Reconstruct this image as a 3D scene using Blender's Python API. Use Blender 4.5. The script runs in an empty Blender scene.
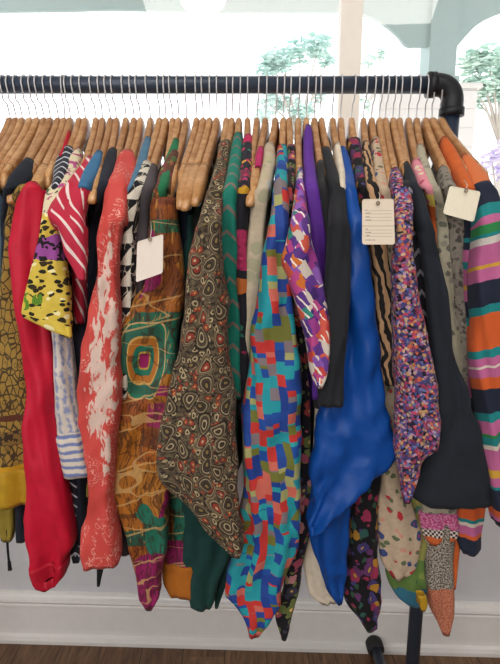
import bpy, bmesh, math, random
from mathutils import Vector, Matrix, noise
random.seed(7)
sc = bpy.context.scene
COL = sc.collection
PI = math.pi

# ------------------------------------------------------------------ camera
F_PX, TH, ZC = 500.0, math.radians(10.8), 1.23
CT, ST = math.cos(TH), math.sin(TH)
cd = bpy.data.cameras.new('camera'); cam = bpy.data.objects.new('camera', cd); COL.objects.link(cam)
cam.location = (0, 0, ZC); cam.rotation_euler = (PI/2 - TH, 0, 0)
cd.sensor_fit = 'VERTICAL'; cd.sensor_height = 24; cd.lens = 24*F_PX/664; cd.clip_start = .02
sc.camera = cam

def zray(y, D):                        # height seen at picture row y, at distance D
    return ZC - D*math.tan(math.atan((y-332)/F_PX) + TH)
def depth(D, z): return D*CT - (z-ZC)*ST
def at(x, y, D):
    z = zray(y, D); return Vector(((x-250)/F_PX*depth(D, z), D, z))

# ------------------------------------------------------------------ node helper
def hx(h):
    h = h.lstrip('#'); c = [int(h[i:i+2], 16)/255 for i in (0, 2, 4)]
    return tuple((v/12.92 if v <= .04045 else ((v+.055)/1.055)**2.4) for v in c) + (1,)
class V:
    def __init__(s, m, k): s.m, s.k = m, k
    def __add__(s, o): return s.m.op('ADD', s, o)
    def __radd__(s, o): return s.m.op('ADD', o, s)
    def __sub__(s, o): return s.m.op('SUBTRACT', s, o)
    def __rsub__(s, o): return s.m.op('SUBTRACT', o, s)
    def __mul__(s, o): return s.m.op('MULTIPLY', s, o)
    def __rmul__(s, o): return s.m.op('MULTIPLY', o, s)
    def __truediv__(s, o): return s.m.op('DIVIDE', s, o)
    def lt(s, o): return s.m.op('LESS_THAN', s, o)
    def gt(s, o): return s.m.op('GREATER_THAN', s, o)
    def floor(s): return s.m.op('FLOOR', s)
    def fract(s): return s.m.op('FRACT', s)
    def abs(s): return s.m.op('ABSOLUTE', s)
    def max(s, o): return s.m.op('MAXIMUM', s, o)
    def min(s, o): return s.m.op('MINIMUM', s, o)
    def sin(s): return s.m.op('SINE', s)
    def sqrt(s): return s.m.op('SQRT', s)
class M:
    def __init__(s, name, rough=.85, sheen=.04, bump=.15, spec=.3, weave=900):
        s.mat = bpy.data.materials.new(name); s.mat.use_nodes = True
        s.nt = s.mat.node_tree; s.bsdf = s.nt.nodes['Principled BSDF']
        s.bsdf.inputs['Roughness'].default_value = rough
        s.bsdf.inputs['Specular IOR Level'].default_value = spec
        if sheen:
            s.bsdf.inputs['Sheen Weight'].default_value = sheen
        s.tc = s.nt.nodes.new('ShaderNodeTexCoord')
        s.uvv = V(s, s.tc.outputs['UV'])
        if bump:
            b = s.nt.nodes.new('ShaderNodeBump'); b.inputs['Strength'].default_value = bump; b.inputs['Distance'].default_value = .0015
            s.put(b.inputs['Height'], s.noise(s.uvv, weave, 2))
            s.nt.links.new(b.outputs[0], s.bsdf.inputs['Normal'])
    def put(s, sock, v):
        if isinstance(v, V): s.nt.links.new(v.k, sock)
        else: sock.default_value = v
    def op(s, o, a, b=None):
        n = s.nt.nodes.new('ShaderNodeMath'); n.operation = o
        s.put(n.inputs[0], a)
        if b is not None: s.put(n.inputs[1], b)
        return V(s, n.outputs[0])
    def uv(s):
        n = s.nt.nodes.new('ShaderNodeSeparateXYZ'); s.put(n.inputs[0], s.uvv)
        return V(s, n.outputs[0]), V(s, n.outputs[1])
    def xyz(s):
        n = s.nt.nodes.new('ShaderNodeSeparateXYZ'); n_ = V(s, s.tc.outputs['Object']); s.put(n.inputs[0], n_)
        return V(s, n.outputs[0]), V(s, n.outputs[1]), V(s, n.outputs[2])
    def vec(s, x, y, z=0.0):
        n = s.nt.nodes.new('ShaderNodeCombineXYZ')
        for i, q in enumerate((x, y, z)): s.put(n.inputs[i], q)
        return V(s, n.outputs[0])
    def noise(s, vec, scale, detail=2, dist=0.0, rough=.5):
        n = s.nt.nodes.new('ShaderNodeTexNoise'); s.put(n.inputs['Vector'], vec)
        n.inputs['Scale'].default_value = scale; n.inputs['Detail'].default_value = detail
        n.inputs['Distortion'].default_value = dist; n.inputs['Roughness'].default_value = rough
        return V(s, n.outputs[0])
    def vor(s, vec, scale, feature='F1', rnd=1.0, metric='EUCLIDEAN'):
        n = s.nt.nodes.new('ShaderNodeTexVoronoi'); n.feature = feature
        if feature != 'DISTANCE_TO_EDGE': n.distance = metric
        s.put(n.inputs['Vector'], vec); n.inputs['Scale'].default_value = scale
        n.inputs['Randomness'].default_value = rnd
        if feature == 'DISTANCE_TO_EDGE': return V(s, n.outputs['Distance'])
        q = s.nt.nodes.new('ShaderNodeSeparateColor'); s.nt.links.new(n.outputs['Color'], q.inputs[0])
        return V(s, n.outputs['Distance']), V(s, q.outputs[0]), V(s, q.outputs[1])
    def white(s, vec):
        n = s.nt.nodes.new('ShaderNodeTexWhiteNoise'); n.noise_dimensions = '3D'; s.put(n.inputs['Vector'], vec)
        return V(s, n.outputs['Value'])
    def wave(s, vec, scale, dist=0.0, dscale=1.0, direction='X', detail=2):
        n = s.nt.nodes.new('ShaderNodeTexWave'); n.bands_direction = direction; s.put(n.inputs['Vector'], vec)
        n.inputs['Scale'].default_value = scale; n.inputs['Distortion'].default_value = dist
        n.inputs['Detail'].default_value = detail; n.inputs['Detail Scale'].default_value = dscale
        return V(s, n.outputs['Fac'])
    def ramp(s, fac, stops, mode='CONSTANT'):
        n = s.nt.nodes.new('ShaderNodeValToRGB'); n.color_ramp.interpolation = mode
        e = n.color_ramp.elements
        stops = sorted(stops, key=lambda q: q[0])
        while len(e) < len(stops): e.new(.5)
        for i, (p, c) in enumerate(stops):
            e[i].position = p; e[i].color = hx(c) if isinstance(c, str) else c
        s.put(n.inputs[0], fac)
        return V(s, n.outputs[0])
    def pal(s, fac, cols): return s.ramp(fac, [(i/len(cols), c) for i, c in enumerate(cols)])
    def step(s, fac, lo, hi): return s.ramp(fac, [(lo, (0, 0, 0, 1)), (hi, (1, 1, 1, 1))], 'LINEAR')
    def mix(s, f, a, b, blend='MIX'):
        n = s.nt.nodes.new('ShaderNodeMix'); n.data_type = 'RGBA'; n.blend_type = blend
        s.put(n.inputs[0], f)
        for i, c in ((6, a), (7, b)): s.put(n.inputs[i], hx(c) if isinstance(c, str) else c)
        return V(s, n.outputs[2])
    def done(s, col):
        s.put(s.bsdf.inputs['Base Color'], hx(col) if isinstance(col, str) else col); return s.mat
    def warp(s, amt, scale):
        u, v = s.uv(); a = s.noise(s.uvv, scale, 2); b = s.noise(s.vec(u+7.3, v+3.1), scale, 2)
        return u + (a-.5)*amt, v + (b-.5)*amt

# ------------------------------------------------------------------ object helpers
def link(name, bm, mat, parent=None, origin=(0, 0, 0), smooth=True, rot=None):
    me = bpy.data.meshes.new(name)
    if any(origin): bmesh.ops.translate(bm, verts=bm.verts, vec=-Vector(origin))
    bm.to_mesh(me); bm.free(); me.materials.append(mat)
    if smooth:
        me.polygons.foreach_set('use_smooth', [True]*len(me.polygons))
    o = bpy.data.objects.new(name, me); COL.objects.link(o)
    if parent is not None: o.parent = parent
    else: o.location = origin
    return o
def empty(name, loc, label, cat, group=None):
    o = bpy.data.objects.new(name, None); COL.objects.link(o); o.location = loc; o.empty_display_size = .03
    return tag(o, label, cat, group)
def tag(o, label, cat, group=None):
    o['label'] = label; o['category'] = cat
    if group: o['group'] = group
    return o
def struct(o): o['kind'] = 'structure'; return o
def box(bm, x0, x1, y0, y1, z0, z1, bev=0.0):
    vs = [bm.verts.new((x, y, z)) for x in (x0, x1) for y in (y0, y1) for z in (z0, z1)]
    fs = [bm.faces.new([vs[i] for i in q]) for q in ((0,1,3,2),(4,6,7,5),(0,4,5,1),(2,3,7,6),(0,2,6,4),(1,5,7,3))]
    if bev:
        es = {e for f in fs for e in f.edges}
        bmesh.ops.bevel(bm, geom=list(es), offset=bev, segments=2, affect='EDGES', profile=.5)
    return bm
def tube(bm, pts, r, seg=10, cap=True):
    pts = [Vector(p) for p in pts]; rings = []; up = None
    for i, p in enumerate(pts):
        t = (pts[min(i+1, len(pts)-1)] - pts[max(i-1, 0)]).normalized()
        if up is None:
            up = Vector((1, 0, 0)) if abs(t.x) < .9 else Vector((0, 0, 1))
        a = (up - t*up.dot(t)).normalized(); b = t.cross(a); up = a
        rr = r[i] if isinstance(r, (list, tuple)) else r
        rings.append([bm.verts.new(p + (a*math.cos(2*PI*k/seg) + b*math.sin(2*PI*k/seg))*rr) for k in range(seg)])
    for A, B in zip(rings, rings[1:]):
        for k in range(seg): bm.faces.new((A[k], A[(k+1) % seg], B[(k+1) % seg], B[k]))
    if cap:
        bm.faces.new(rings[0][::-1]); bm.faces.new(rings[-1])
    bmesh.ops.recalc_face_normals(bm, faces=bm.faces)
    return bm
def prism(bm, pts, d0, d1):            # outline in the X-Z plane, given real thickness along Y
    a = [bm.verts.new((p[0], d0, p[1])) for p in pts]; b = [bm.verts.new((p[0], d1, p[1])) for p in pts]
    f1 = bm.faces.new(a); f2 = bm.faces.new(b[::-1])
    for i in range(len(pts)):
        j = (i+1) % len(pts); bm.faces.new((a[i], b[i], b[j], a[j]))
    bmesh.ops.triangulate(bm, faces=[f1, f2])
    bmesh.ops.recalc_face_normals(bm, faces=bm.faces)
    return bm
def lathe(bm, prof, axis_xy, seg=24):
    rings = [[bm.verts.new((axis_xy[0]+r*math.cos(2*PI*k/seg), axis_xy[1]+r*math.sin(2*PI*k/seg), z)) for k in range(seg)] for r, z in prof]
    for A, B in zip(rings, rings[1:]):
        for k in range(seg): bm.faces.new((A[k], A[(k+1) % seg], B[(k+1) % seg], B[k]))
    bm.faces.new(rings[0][::-1]); bm.faces.new(rings[-1])
    bmesh.ops.recalc_face_normals(bm, faces=bm.faces)
    return bm

# ------------------------------------------------------------------ plain materials
def solid(name, col, rough=.85, mott=.12, **kw):
    m = M(name, rough=rough, **kw)
    f = m.noise(m.uvv, 60, 3)
    c = Vector(hx(col)[:3])
    return m.done(m.ramp(f, [(.25, tuple(c*(1-mott))+(1,)), (.75, tuple(c*(1+mott))+(1,))], 'LINEAR'))
def plain(name, col, rough=.5, metal=0.0, bump=0.0):
    m = M(name, rough=rough, sheen=0, bump=0, spec=.5); m.bsdf.inputs['Metallic'].default_value = metal
    o = V(m, m.tc.outputs['Object']); f = m.noise(o, 40, 3); c = Vector(hx(col)[:3])
    if bump:
        b = m.nt.nodes.new('ShaderNodeBump'); b.inputs['Strength'].default_value = bump; b.inputs['Distance'].default_value = .002
        m.put(b.inputs['Height'], m.noise(o, 300, 2)); m.nt.links.new(b.outputs[0], m.bsdf.inputs['Normal'])
    return m.done(m.ramp(f, [(.3, tuple(c*.98)+(1,)), (.7, tuple(c*1.02)+(1,))], 'LINEAR'))
def wood_mat(name, c0, c1, rough=.38):
    m = M(name, rough=rough, sheen=0, bump=0, spec=.5)
    x, y, z = m.xyz()
    oi = m.nt.nodes.new('ShaderNodeObjectInfo'); rnd = V(m, oi.outputs['Random'])
    g = m.noise(m.vec(x*14+rnd*9, y*4, z*20), 4, 4, 1.0)
    return m.done(m.mix(m.noise(m.vec(x*2+rnd*31, y*2, z*2), 2, 1)*.2+rnd*.3, m.ramp(g, [(.3, c0), (.7, c1)], 'LINEAR'), '#7d5030'))

WOOD = wood_mat('hanger_wood', '#ad7846', '#dcb080')
WOOD_END = wood_mat('hanger_end_wood', '#b57e48', '#dfb078', .26)
CHROME = plain('hook_chrome', '#cfcfd0', .38, .45)
PIPE = plain('black_pipe', '#364152', .4, .2, .15)
FITTING = plain('iron_fitting', '#24262a', .5, .4, .3)
RUBBER = plain('rubber_cap', '#1a1a1c', .7)
PAINT = plain('white_trim_paint', '#e8e6e2', .4)
WALL = plain('wall_paint', '#cfcfd2', .8)
CREAM = plain('window_frame_paint', '#faf4ea', .5)

# ------------------------------------------------------------------ hangers
RAIL_D, RAIL_Z = .98, zray(85, .98)
NECK = [(4,11),(10,17),(17,23),(25,31),(32,38),(38,45),(46,51),(54,59),(64,65),(67,71),(74,80),(82,86),(92,96.6),(100,103),(106.5,111),
 (113,117),(123.5,126.5),(131,134.5),(137,141),(147,151),(158.5,160),(164.5,166),(170,173),(177.5,179),(186,186.5),(196,197),(202,203.5),
 (210,210),(217,217),(227,226.5),(233,232),(240.6,239),(247.6,247.6),(258.7,257),(266.6,265.5),(277,275.5),(284,283),(290.5,289),(299,298),
 (307.5,306),(315,314),(320,321),(333,332),(341,340.5),(354,351),(365.5,363),(374,371),(381,379),(387,385),(394,392.5),(400,399),(409,408),
 (418,416),(425.7,424.6),(432,431.5),(439.6,440)]
TIP = {0:-30,1:-23,2:-16,3:-9,4:-2,5:5,6:13,7:24,8:36,9:44,10:52,11:60,12:71,13:84,14:94,15:100,16:108,17:117,18:124,19:131,20:138,21:146,22:153,
 23:160,24:168,25:178,26:184.5,27:190,28:198,29:210,30:219,31:228,32:240,33:247,34:254,35:263,36:275,37:288,38:299,39:309,40:321,41:334,42:343,
 43:351,44:360,45:370,46:380,47:390,48:401,49:409,50:417,51:427,52:437,53:449,54:460,55:478}
EXPOSED = {5, 8, 13, 14, 24, 26, 27, 28, 34}
TIP_D, TIP_Y = .785, 195
NZ = zray(124, .98)
def arm_z(f): return NZ - .008 - (NZ - .008 - zray(TIP_Y, TIP_D) - .006)*max(0, (f-.05)/.95)**.88
HANG = []
for i, (rx, nx) in enumerate(NECK):
    n = at(nx, 124, .98); t = at(TIP[i], TIP_Y, TIP_D)
    HANG.append((n, Vector((t.x-n.x, t.y-n.y, 0))))
def build_hanger(i, label):
    n, e = HANG[i]; rx = NECK[i][0]
    rail = Vector(((rx-250)/F_PX*depth(RAIL_D, RAIL_Z), RAIL_D, RAIL_Z))
    root = empty('wooden_hanger', n, label, 'hanger', 'wooden hangers on the rail')
    ex = i in EXPOSED
    side = Vector((e.y, -e.x, 0)).normalized(); en = e.normalized(); L = e.length
    def sweep(f0, f1, steps, tk, hk, rounded):
        bm = bmesh.new(); rings = []
        for k in range(steps+1):
            f = f0 + (f1-f0)*k/steps; af = abs(f)
            c = n + e*f; c.z = arm_z(af)
            fl = min(1, max(0, af-.72)/.28)
            h = (.0155 + .004*(1-min(1, af*5))*1)*hk; w = (.0055 + .0016*fl)*tk
            g = (af-.735)/(abs(f1)-.735) if rounded else 0
            if g > .55:
                q = math.sqrt(max(.04, 1-((g-.55)/.45)**2)); h *= q; w *= max(.45, q); c.z -= .004*(1-q)
            ring = []
            for a in range(12):
                ca, sa = math.cos(2*PI*a/12), math.sin(2*PI*a/12)
                px = math.copysign(abs(ca)**.55, ca)*w; pz = math.copysign(abs(sa)**.7, sa)*h
                ring.append(bm.verts.new(c + side*px + Vector((0, 0, pz))))
            rings.append(ring)
        for A, B in zip(rings, rings[1:]):
            for a in range(12): bm.faces.new((A[a], A[(a+1) % 12], B[(a+1) % 12], B[a]))
        bm.faces.new(rings[0][::-1]); bm.faces.new(rings[-1])
        bmesh.ops.recalc_face_normals(bm, faces=bm.faces)
        return bm
    k = 1.5 if ex else 1.02; end = {26: 1.2, 27: 1.22, 28: 1.16, 34: 1.16, 5: 1.12, 24: 1.05, 13: 1.12, 14: 1.12, 8: 1.05}.get(i, .9)
    link('yoke', sweep(-.71, .71, 26, 1.12, 1, False), WOOD, root, n)
    for s in (1, -1):
        link('shoulder_end', sweep(s*.735, s*end, 9, k, 1.02, True), WOOD_END, root, n)
    # hook: from behind the rail, over it, down the front and to the neck
    pts = []; R = .0166
    for k in range(15):
        a = math.radians(-35 + 215*k/14)
        pts.append(rail + Vector((0, R*math.cos(a), R*math.sin(a))))
    m = Vector((rail.x*.75+n.x*.25, RAIL_D-.012, RAIL_Z-.028)); pts.append(m)
    pts.append(Vector((rail.x*.45+n.x*.55, RAIL_D-.002, RAIL_Z*.5+n.z*.5)))
    pts.append(Vector((rail.x*.08+n.x*.92, n.y, n.z+.014))); pts.append(Vector((n.x, n.y, n.z-.006)))
    link('hook', tube(bmesh.new(), pts, .00135, 7), CHROME, root, n)
    return root

# ------------------------------------------------------------------ cloth pieces
def front_D(y, Df):
    if y <= 122: return .957 + (122-y)*.003
    if y <= 185: return .957 + (.757-.957)*(y-122)/63
    if y <= 225:
        f = (y-185)/40; f = f*f*(3-2*f); return .757 + (Df-.757)*f
    return Df
class Piece:
    """rows: (picture row, left, right) of the piece as seen; it gets its own distance Df and thickness t."""
    def __init__(s, rows, Df, t, step=4.0, soft=1):
        s.Df, s.t = Df, t
        ys = [rows[0][0]]; y0, y1 = rows[0][0], rows[-1][0]
        n = max(6, int((y1-y0)/step)); s.rows = []
        for k in range(n+1):
            y = y0 + (y1-y0)*k/n
            for a, b in zip(rows, rows[1:]):
                if y <= b[0]+1e-6:
                    f = (y-a[0])/max(1e-6, b[0]-a[0]); s.rows.append([y, a[1]+(b[1]-a[1])*f, a[2]+(b[2]-a[2])*f]); break
        for _ in range(soft):
            r = [q[:] for q in s.rows]
            for k in range(1, len(r)-1):
                for c in (1, 2): s.rows[k][c] = (r[k-1][c]+2*r[k][c]+r[k+1][c])/4
        s.F = []
        for y, a, b in s.rows:
            D = front_D(y, Df); s.F.append(Vector((0, D, zray(y, D))))
        s.info = []; cum = [0]
        for p, q in zip(s.F, s.F[1:]): cum.append(cum[-1]+(q-p).length)
        ref = min(range(len(s.rows)), key=lambda k: abs(s.rows[k][0]-225))
        for k, (y, a, b) in enumerate(s.rows):
            T = (s.F[min(k+1, len(s.F)-1)]-s.F[max(k-1, 0)]).normalized()
            nrm = Vector((0, -T.z, T.y)).normalized()
            if nrm.y < 0: nrm = -nrm
            grow = min(1, max(0, (y-150)/90)); tt = (.040 + (t-.040)*grow)
            w0 = (b-a)/F_PX*depth(s.F[k].y, s.F[k].z)
            tt = min(tt, max(.004, w0*1.1)) if y > 235 else max(tt*.9, .034)
            c = s.F[k] + nrm*tt/2; d = depth(c.y, c.z)
            s.info.append((((a+b)/2-250)/F_PX*d, c, nrm, (b-a)/F_PX*d, tt, s.F[ref].z + cum[ref]-cum[k], T))
    def feat(s, x, y):                 # cloth coordinates of a spot
        k = min(range(len(s.rows)), key=lambda q: abs(s.rows[q][0]-y)); xc, c, nrm, w, tt, v, T = s.info[k]
        return (x-250)/F_PX*depth(s.F[k].y, s.F[k].z)-xc, v
    def v(s, y): return s.feat(250, y)[1]
    def mesh(s, seed, fold=.004, K=30, y0=None, y1=None, grow=0.0, wr=0.0):
        bm = bmesh.new(); uvl = bm.loops.layers.uv.new('UVMap'); rings = []; uvs = {}
        sel = [k for k, r in enumerate(s.rows) if (y0 is None or r[0] >= y0) and (y1 is None or r[0] <= y1)]
        for k in sel:
            xc, c, nrm, w, tt, v, T = s.info[k]; y = s.rows[k][0]; ring = []
            pts = []
            low = min(1, max(0, (y-160)/200))
            for a in range(K):
                A = 2*PI*a/K; sx, cz = math.sin(A), math.cos(A)
                x = math.copysign(abs(sx)**.8, sx)*(w/2+grow); q = -math.copysign(abs(cz)**.62, cz)*(tt/2+grow)
                nu = noise.noise(Vector((cz*1.3+seed*3.7, sx*1.3, v*4.5)))
                nd = noise.noise(Vector((x*34+seed, v*5+x*14, seed*1.3)))
                rx = x*48+v*6*math.sin(seed)+seed*2.1; rg = 1-2*abs(noise.noise(Vector((rx, v*2.6+seed, seed*2.3))))
                rg2 = 1-2*abs(noise.noise(Vector((x*22+v*16*math.cos(seed*2), v*9-x*9+seed, seed*.9))))
                d = 1.7*fold*(.3+.7*low)*(nu*.8+nd*.7+(rg-.45)*1.35+(rg2-.5)*.7)*min(1, w/.03)
                if wr and y < 215: d += wr*math.sin(v*420+sx*1.3+seed)*.5
                p = Vector((xc + x + d*sx*.5, 0, 0)) + Vector((0, c.y, c.z)) + nrm*(q - d*cz)
                pts.append(p)
            arc = 0.0; us = [0.0]
            for a in range(1, K//2+1):
                arc += (pts[a]-pts[a-1]).length; us.append(arc)
            for a in range(K):
                ring.append(bm.verts.new(pts[a]))
            uu = [us[a] if a <= K//2 else -us[K-a] for a in range(K)]
            for vv, u_ in zip(ring, uu): uvs[vv] = (u_, v)
            rings.append(ring)
        for A, B in zip(rings, rings[1:]):
            for a in range(K): bm.faces.new((A[a], B[a], B[(a+1) % K], A[(a+1) % K]))
        for R, sgn in ((rings[-1], 1), (rings[0], -1)):      # turned-in hem, closed a little way inside
            cen = sum((q.co for q in R), Vector())/K; T = s.info[sel[-1] if sgn == 1 else sel[0]][6]
            I1 = [bm.verts.new(cen+(q.co-cen)*.86 - T*.002*sgn) for q in R]; I2 = [bm.verts.new(cen+(q.co-cen)*.8 - T*.016*sgn) for q in R]
            for q, i1, i2 in zip(R, I1, I2): uvs[i1] = uvs[i2] = uvs[q]
            for A, B in ((R, I1), (I1, I2)):
                for a in range(K): bm.faces.new((A[a], B[a], B[(a+1) % K], A[(a+1) % K]))
            bm.faces.new(I2)
        bmesh.ops.recalc_face_normals(bm, faces=bm.faces)
        for f in bm.faces:
            for l in f.loops:
                u_, v_ = uvs[l.vert]
                l[uvl].uv = (u_, v_)
        return bm
def body_mesh(i, hem, neck=.5, thick=.0095, s0=.88):
    """front and back panels hung over the hanger's arms, open at the neck"""
    n, e = HANG[i]; side = Vector((e.y, -e.x, 0)).normalized(); L = e.length
    bm = bmesh.new(); uvl = bm.loops.layers.uv.new('UVMap'); NS, NZ_ = 26, 22; K = 2*NS
    cols = [-s0 + 2*s0*k/(NS-1) for k in range(NS)]
    rings = []; uvs = {}
    for r in range(NZ_+1):
        g = r/NZ_; ring = []
        for kk in range(K):
            k = kk if kk < NS else K-1-kk; sgn = 1 if kk < NS else -1
            f = cols[k]; af = abs(f)
            top = arm_z(max(af, .0)) + .004 if af > neck else arm_z(neck) + .004 - .05*(1-(af/neck)**2)
            z = top + (hem-top)*g
            wv = .0035*math.sin(f*9+z*3)+.003*math.sin(z*9-f*4)
            half = thick/2*(1-.75*(af/s0)**8)*(.75+.25*min(1, g*4))
            p = n + e*f; p.z = z; p += side*(wv*min(1, g*3) + sgn*half)
            vtx = bm.verts.new(p); ring.append(vtx); uvs[vtx] = (f*L + (0 if sgn > 0 else .7), z)
        rings.append(ring)
    for A, B in zip(rings, rings[1:]):
        for a in range(K):
            bm.faces.new((A[a], B[a], B[(a+1) % K], A[(a+1) % K]))
    for R, dz in ((rings[0], -1), (rings[-1], 1)):
        for a in range(NS-1): bm.faces.new((R[a], R[a+1], R[K-2-a], R[K-1-a]))
    bmesh.ops.recalc_face_normals(bm, faces=bm.faces)
    for f in bm.faces:
        for l in f.loops: l[uvl].uv = uvs[l.vert]
    return bm
NG = 0
def garment(name, label, cat, i, body_mat, pieces, hem=.75, neck=.5, s0=.88):
    global NG
    NG += 1
    n = HANG[i][0]
    r0 = pieces[0]['p'].rows
    if r0[0][0] <= 166:
        k = min(range(len(r0)), key=lambda q: abs(r0[q][0]-167)); nx = NECK[i][1]
        tx = nx + ((r0[k][1]+r0[k][2])/2 - nx)*71/(r0[k][0]-124); tp_ = at(tx, TIP_Y, TIP_D)
        HANG[i] = (n, Vector((tp_.x-n.x, tp_.y-n.y, 0)))
    root = empty(name, n, label, cat, 'garments on the clothes rack')
    link('body', body_mesh(i, hem, neck, s0=s0), body_mat, root, n)
    for q, p in enumerate(pieces):
        pc = p['p']; seed = NG*1.7+q*5.1
        o = link(p.get('name', 'sleeve'), pc.mesh(seed, p.get('fold', .0045), wr=p.get('wr', 0)), p['mat'], root, n)
        if 'label' in p: o['label'] = p['label']
        for cname, y0, y1, cmat in p.get('subs', []):
            link(cname, pc.mesh(seed, p.get('fold', .0045), y0=y0, y1=y1, grow=.0016), cmat, o, n)
    return root
# ------------------------------------------------------------------ printed cloths
def paisley():
    m = M('paisley_cloth'); u, v = m.warp(.006, 45)
    base = m.mix(m.step(m.noise(m.uvv, 170, 4), .38, .62), '#241d19', '#75674f')
    def drops(S, ox, R, rnd, seed):
        n = m.nt.nodes.new('ShaderNodeTexVoronoi'); m.put(n.inputs['Vector'], m.vec(u+ox, v*.85+ox)); n.inputs['Scale'].default_value = S; n.inputs['Randomness'].default_value = rnd
        q = m.nt.nodes.new('ShaderNodeSeparateColor'); m.nt.links.new(n.outputs['Color'], q.inputs[0])
        p = m.nt.nodes.new('ShaderNodeSeparateXYZ'); m.nt.links.new(n.outputs['Position'], p.inputs[0])
        a, b, c = (V(m, q.outputs[k]) for k in range(3))
        x = u+ox-V(m, p.outputs[0]); y = v*.85+ox-V(m, p.outputs[1]); an = a*6.283
        co, si = m.op('COSINE', an), m.op('SINE', an)
        lx = (co*x+si*y)/R; ly = (co*y-si*x)/R
        t = ly*.9; lx = lx - t*t*.55*(b-.5).abs()*2.0 + .12
        w_ = (1.0-t*.62).max(.12)
        return ((lx/w_)*(lx/w_)*1.9+ly*ly*.85).sqrt(), b, c
    d, b, c = drops(36, 0.0, .0142, .6, 1)
    r1 = m.ramp(d, [(0, '#8f7a48'), (.2, '#2f2620'), (.44, '#5d503c'), (.5, '#2a221d'), (.62, '#a89a78'), (.74, '#3a3029'), (.88, '#857659'), (.97, '#241d19')])
    r2 = m.ramp(d, [(0, '#c9b890'), (.14, '#9c3a2b'), (.4, '#3a2019'), (.55, '#a39372'), (.66, '#6a5a44'), (.85, '#8d7e62'), (.97, '#241d19')])
    r3 = m.ramp(d, [(0, '#3a3029'), (.3, '#c4b28a'), (.42, '#4a3d30'), (.7, '#8d8062'), (.85, '#1f1915')])
    motif = m.mix(c.gt(.72), m.mix(c.gt(.36), r3, r1), r2)
    e, eb, ec = drops(84, .37, .0058, .9, 2)
    sm = m.mix(ec.gt(.55), m.ramp(e, [(0, '#3a3029'), (.35, '#bfae86'), (.75, '#2a221d')]), m.ramp(e, [(0, '#c9a860'), (.25, '#a8432f'), (.75, '#3a2019')]))
    d2, e1, e2 = m.vor(m.vec(u+.5, v), 130)
    col = m.mix(d2.lt(.34)*e2.gt(.4), base, m.pal(e1, ['#b0a078', '#a5442f', '#85753f', '#191412', '#a3957a', '#7a3028']))
    col = m.mix(e.lt(.95)*eb.gt(.25), col, sm)
    col = m.mix(d.lt(1.03)*m.white(m.vec(b, c)).gt(.22), col, motif)
    return m.done(m.mix(m.noise(m.uvv, 60, 3)*.5, col, '#3a3028'))
def patchwork():
    m = M('patchwork_check_cloth', rough=.7); u, v = m.warp(.005, 30)
    W, H = .0144, .0185
    cu = ((u+v*.12)/W); ci = cu.floor()
    off = m.white(m.vec(ci, 3.0))
    rv = (v/H)+off; ri = rv.floor(); cut = m.white(m.vec(ci+.5, ri+.5, 4.0)); inner = rv.fract().gt(cut*1.6+.35)
    rnd2 = m.white(m.vec(ci+.5, ri+inner*.4+.5, 2.0))
    col = m.pal(rnd2, ['#1f9aa6', '#1c4fa4', '#c8352f', '#1f98a4', '#22479a', '#74762f', '#82757a', '#27a3aa', '#cf6a5a', '#1b3f92', '#c8352f', '#a8a86c'])
    return m.done(m.mix(m.noise(m.uvv, 90, 2)*.2, col, '#28303a'))
def confetti():
    m = M('speckled_knit', bump=.8, weave=500); u, v = m.warp(.006, 90)
    d, c, c2 = m.vor(m.vec(u, v*1.1), 215)
    col = m.pal(c, ['#51407e', '#c24a6a', '#46508c', '#c9aa8c', '#231d2c', '#97588f', '#c9654c', '#4a4278', '#b595b0', '#a83c5a', '#6a74a8', '#2a2440', '#c29a6a'])
    return m.done(m.mix(d.gt(.6)*.5, col, '#2a2238'))
def zebra(name, a, b, sc=26, dist=7):
    m = M(name); u, v = m.uv()
    uw, vw = m.warp(.03, 24); w = m.wave(m.vec(uw+vw*.12, vw*.1), sc, dist, 2.2)
    return m.done(m.mix(w.gt(.46), a, b))
def florals(name, base, cols, scale=45, thr=.34, leaf='#4c7a4f', eye='#e6b53a', leaves=True, density=1.0):
    m = M(name); u, v = m.warp(.012, 60)
    d, c, c2 = m.vor(m.vec(u, v), scale)
    col = m.mix(m.noise(m.uvv, 120, 2)*.35, base, '#000000')
    if leaves:
        d2, e1, e2 = m.vor(m.vec(u+.31, v+.77), scale*1.7)
        col = m.mix(d2.lt(.36)*e1.lt(.75*density), col, m.pal(e2, [leaf, cols[0], leaf, cols[-1]]))
    pet = m.noise(m.vec(u, v), scale*4, 1)
    col = m.mix((d+(pet-.5)*.25).lt(thr)*c2.lt(density), col, m.pal(c, cols))
    col = m.mix(d.lt(thr*.32)*c2.lt(density), col, eye)
    return m.done(col)
def coral(P):
    m = M('coral_marbled_cloth', rough=.6, sheen=.05); u, v = m.uv()
    tot = None
    for x, y, rx, ry in ((108, 262, 5, 22), (103, 292, 8, 24), (111, 320, 9, 20), (96, 356, 9, 30), (104, 392, 15, 34), (96, 420, 13, 16), (108, 448, 6, 18), (106, 470, 4, 8), (95, 335, 6, 16), (118, 350, 5, 22)):
        fu, fv = P.feat(x, y); k = 1/680.
        a = (u-fu)/(rx*k*1.0); b = (v-fv)/(ry*k*1.05)
        g = 1.0-(a*a+b*b).sqrt(); tot = g if tot is None else tot.max(g)
    n = m.noise(m.vec(u*1.6, v*.7), 90, 4, .6); n2 = m.noise(m.vec(u, v), 38, 5, 2.5)
    f = tot.max(-1.0)*.8 + (n-.5)*2.8
    veins = (n2-.5).abs().lt(.012)*m.noise(m.uvv, 18, 1).gt(.5)
    red = m.mix(m.noise(m.uvv, 14, 3), '#b83a38', '#d8544a')
    col = m.mix(m.step(f, .0, .22), red, '#d8bfb2')
    return m.done(m.mix(veins*.7, col, '#efc3b4'))
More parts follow.
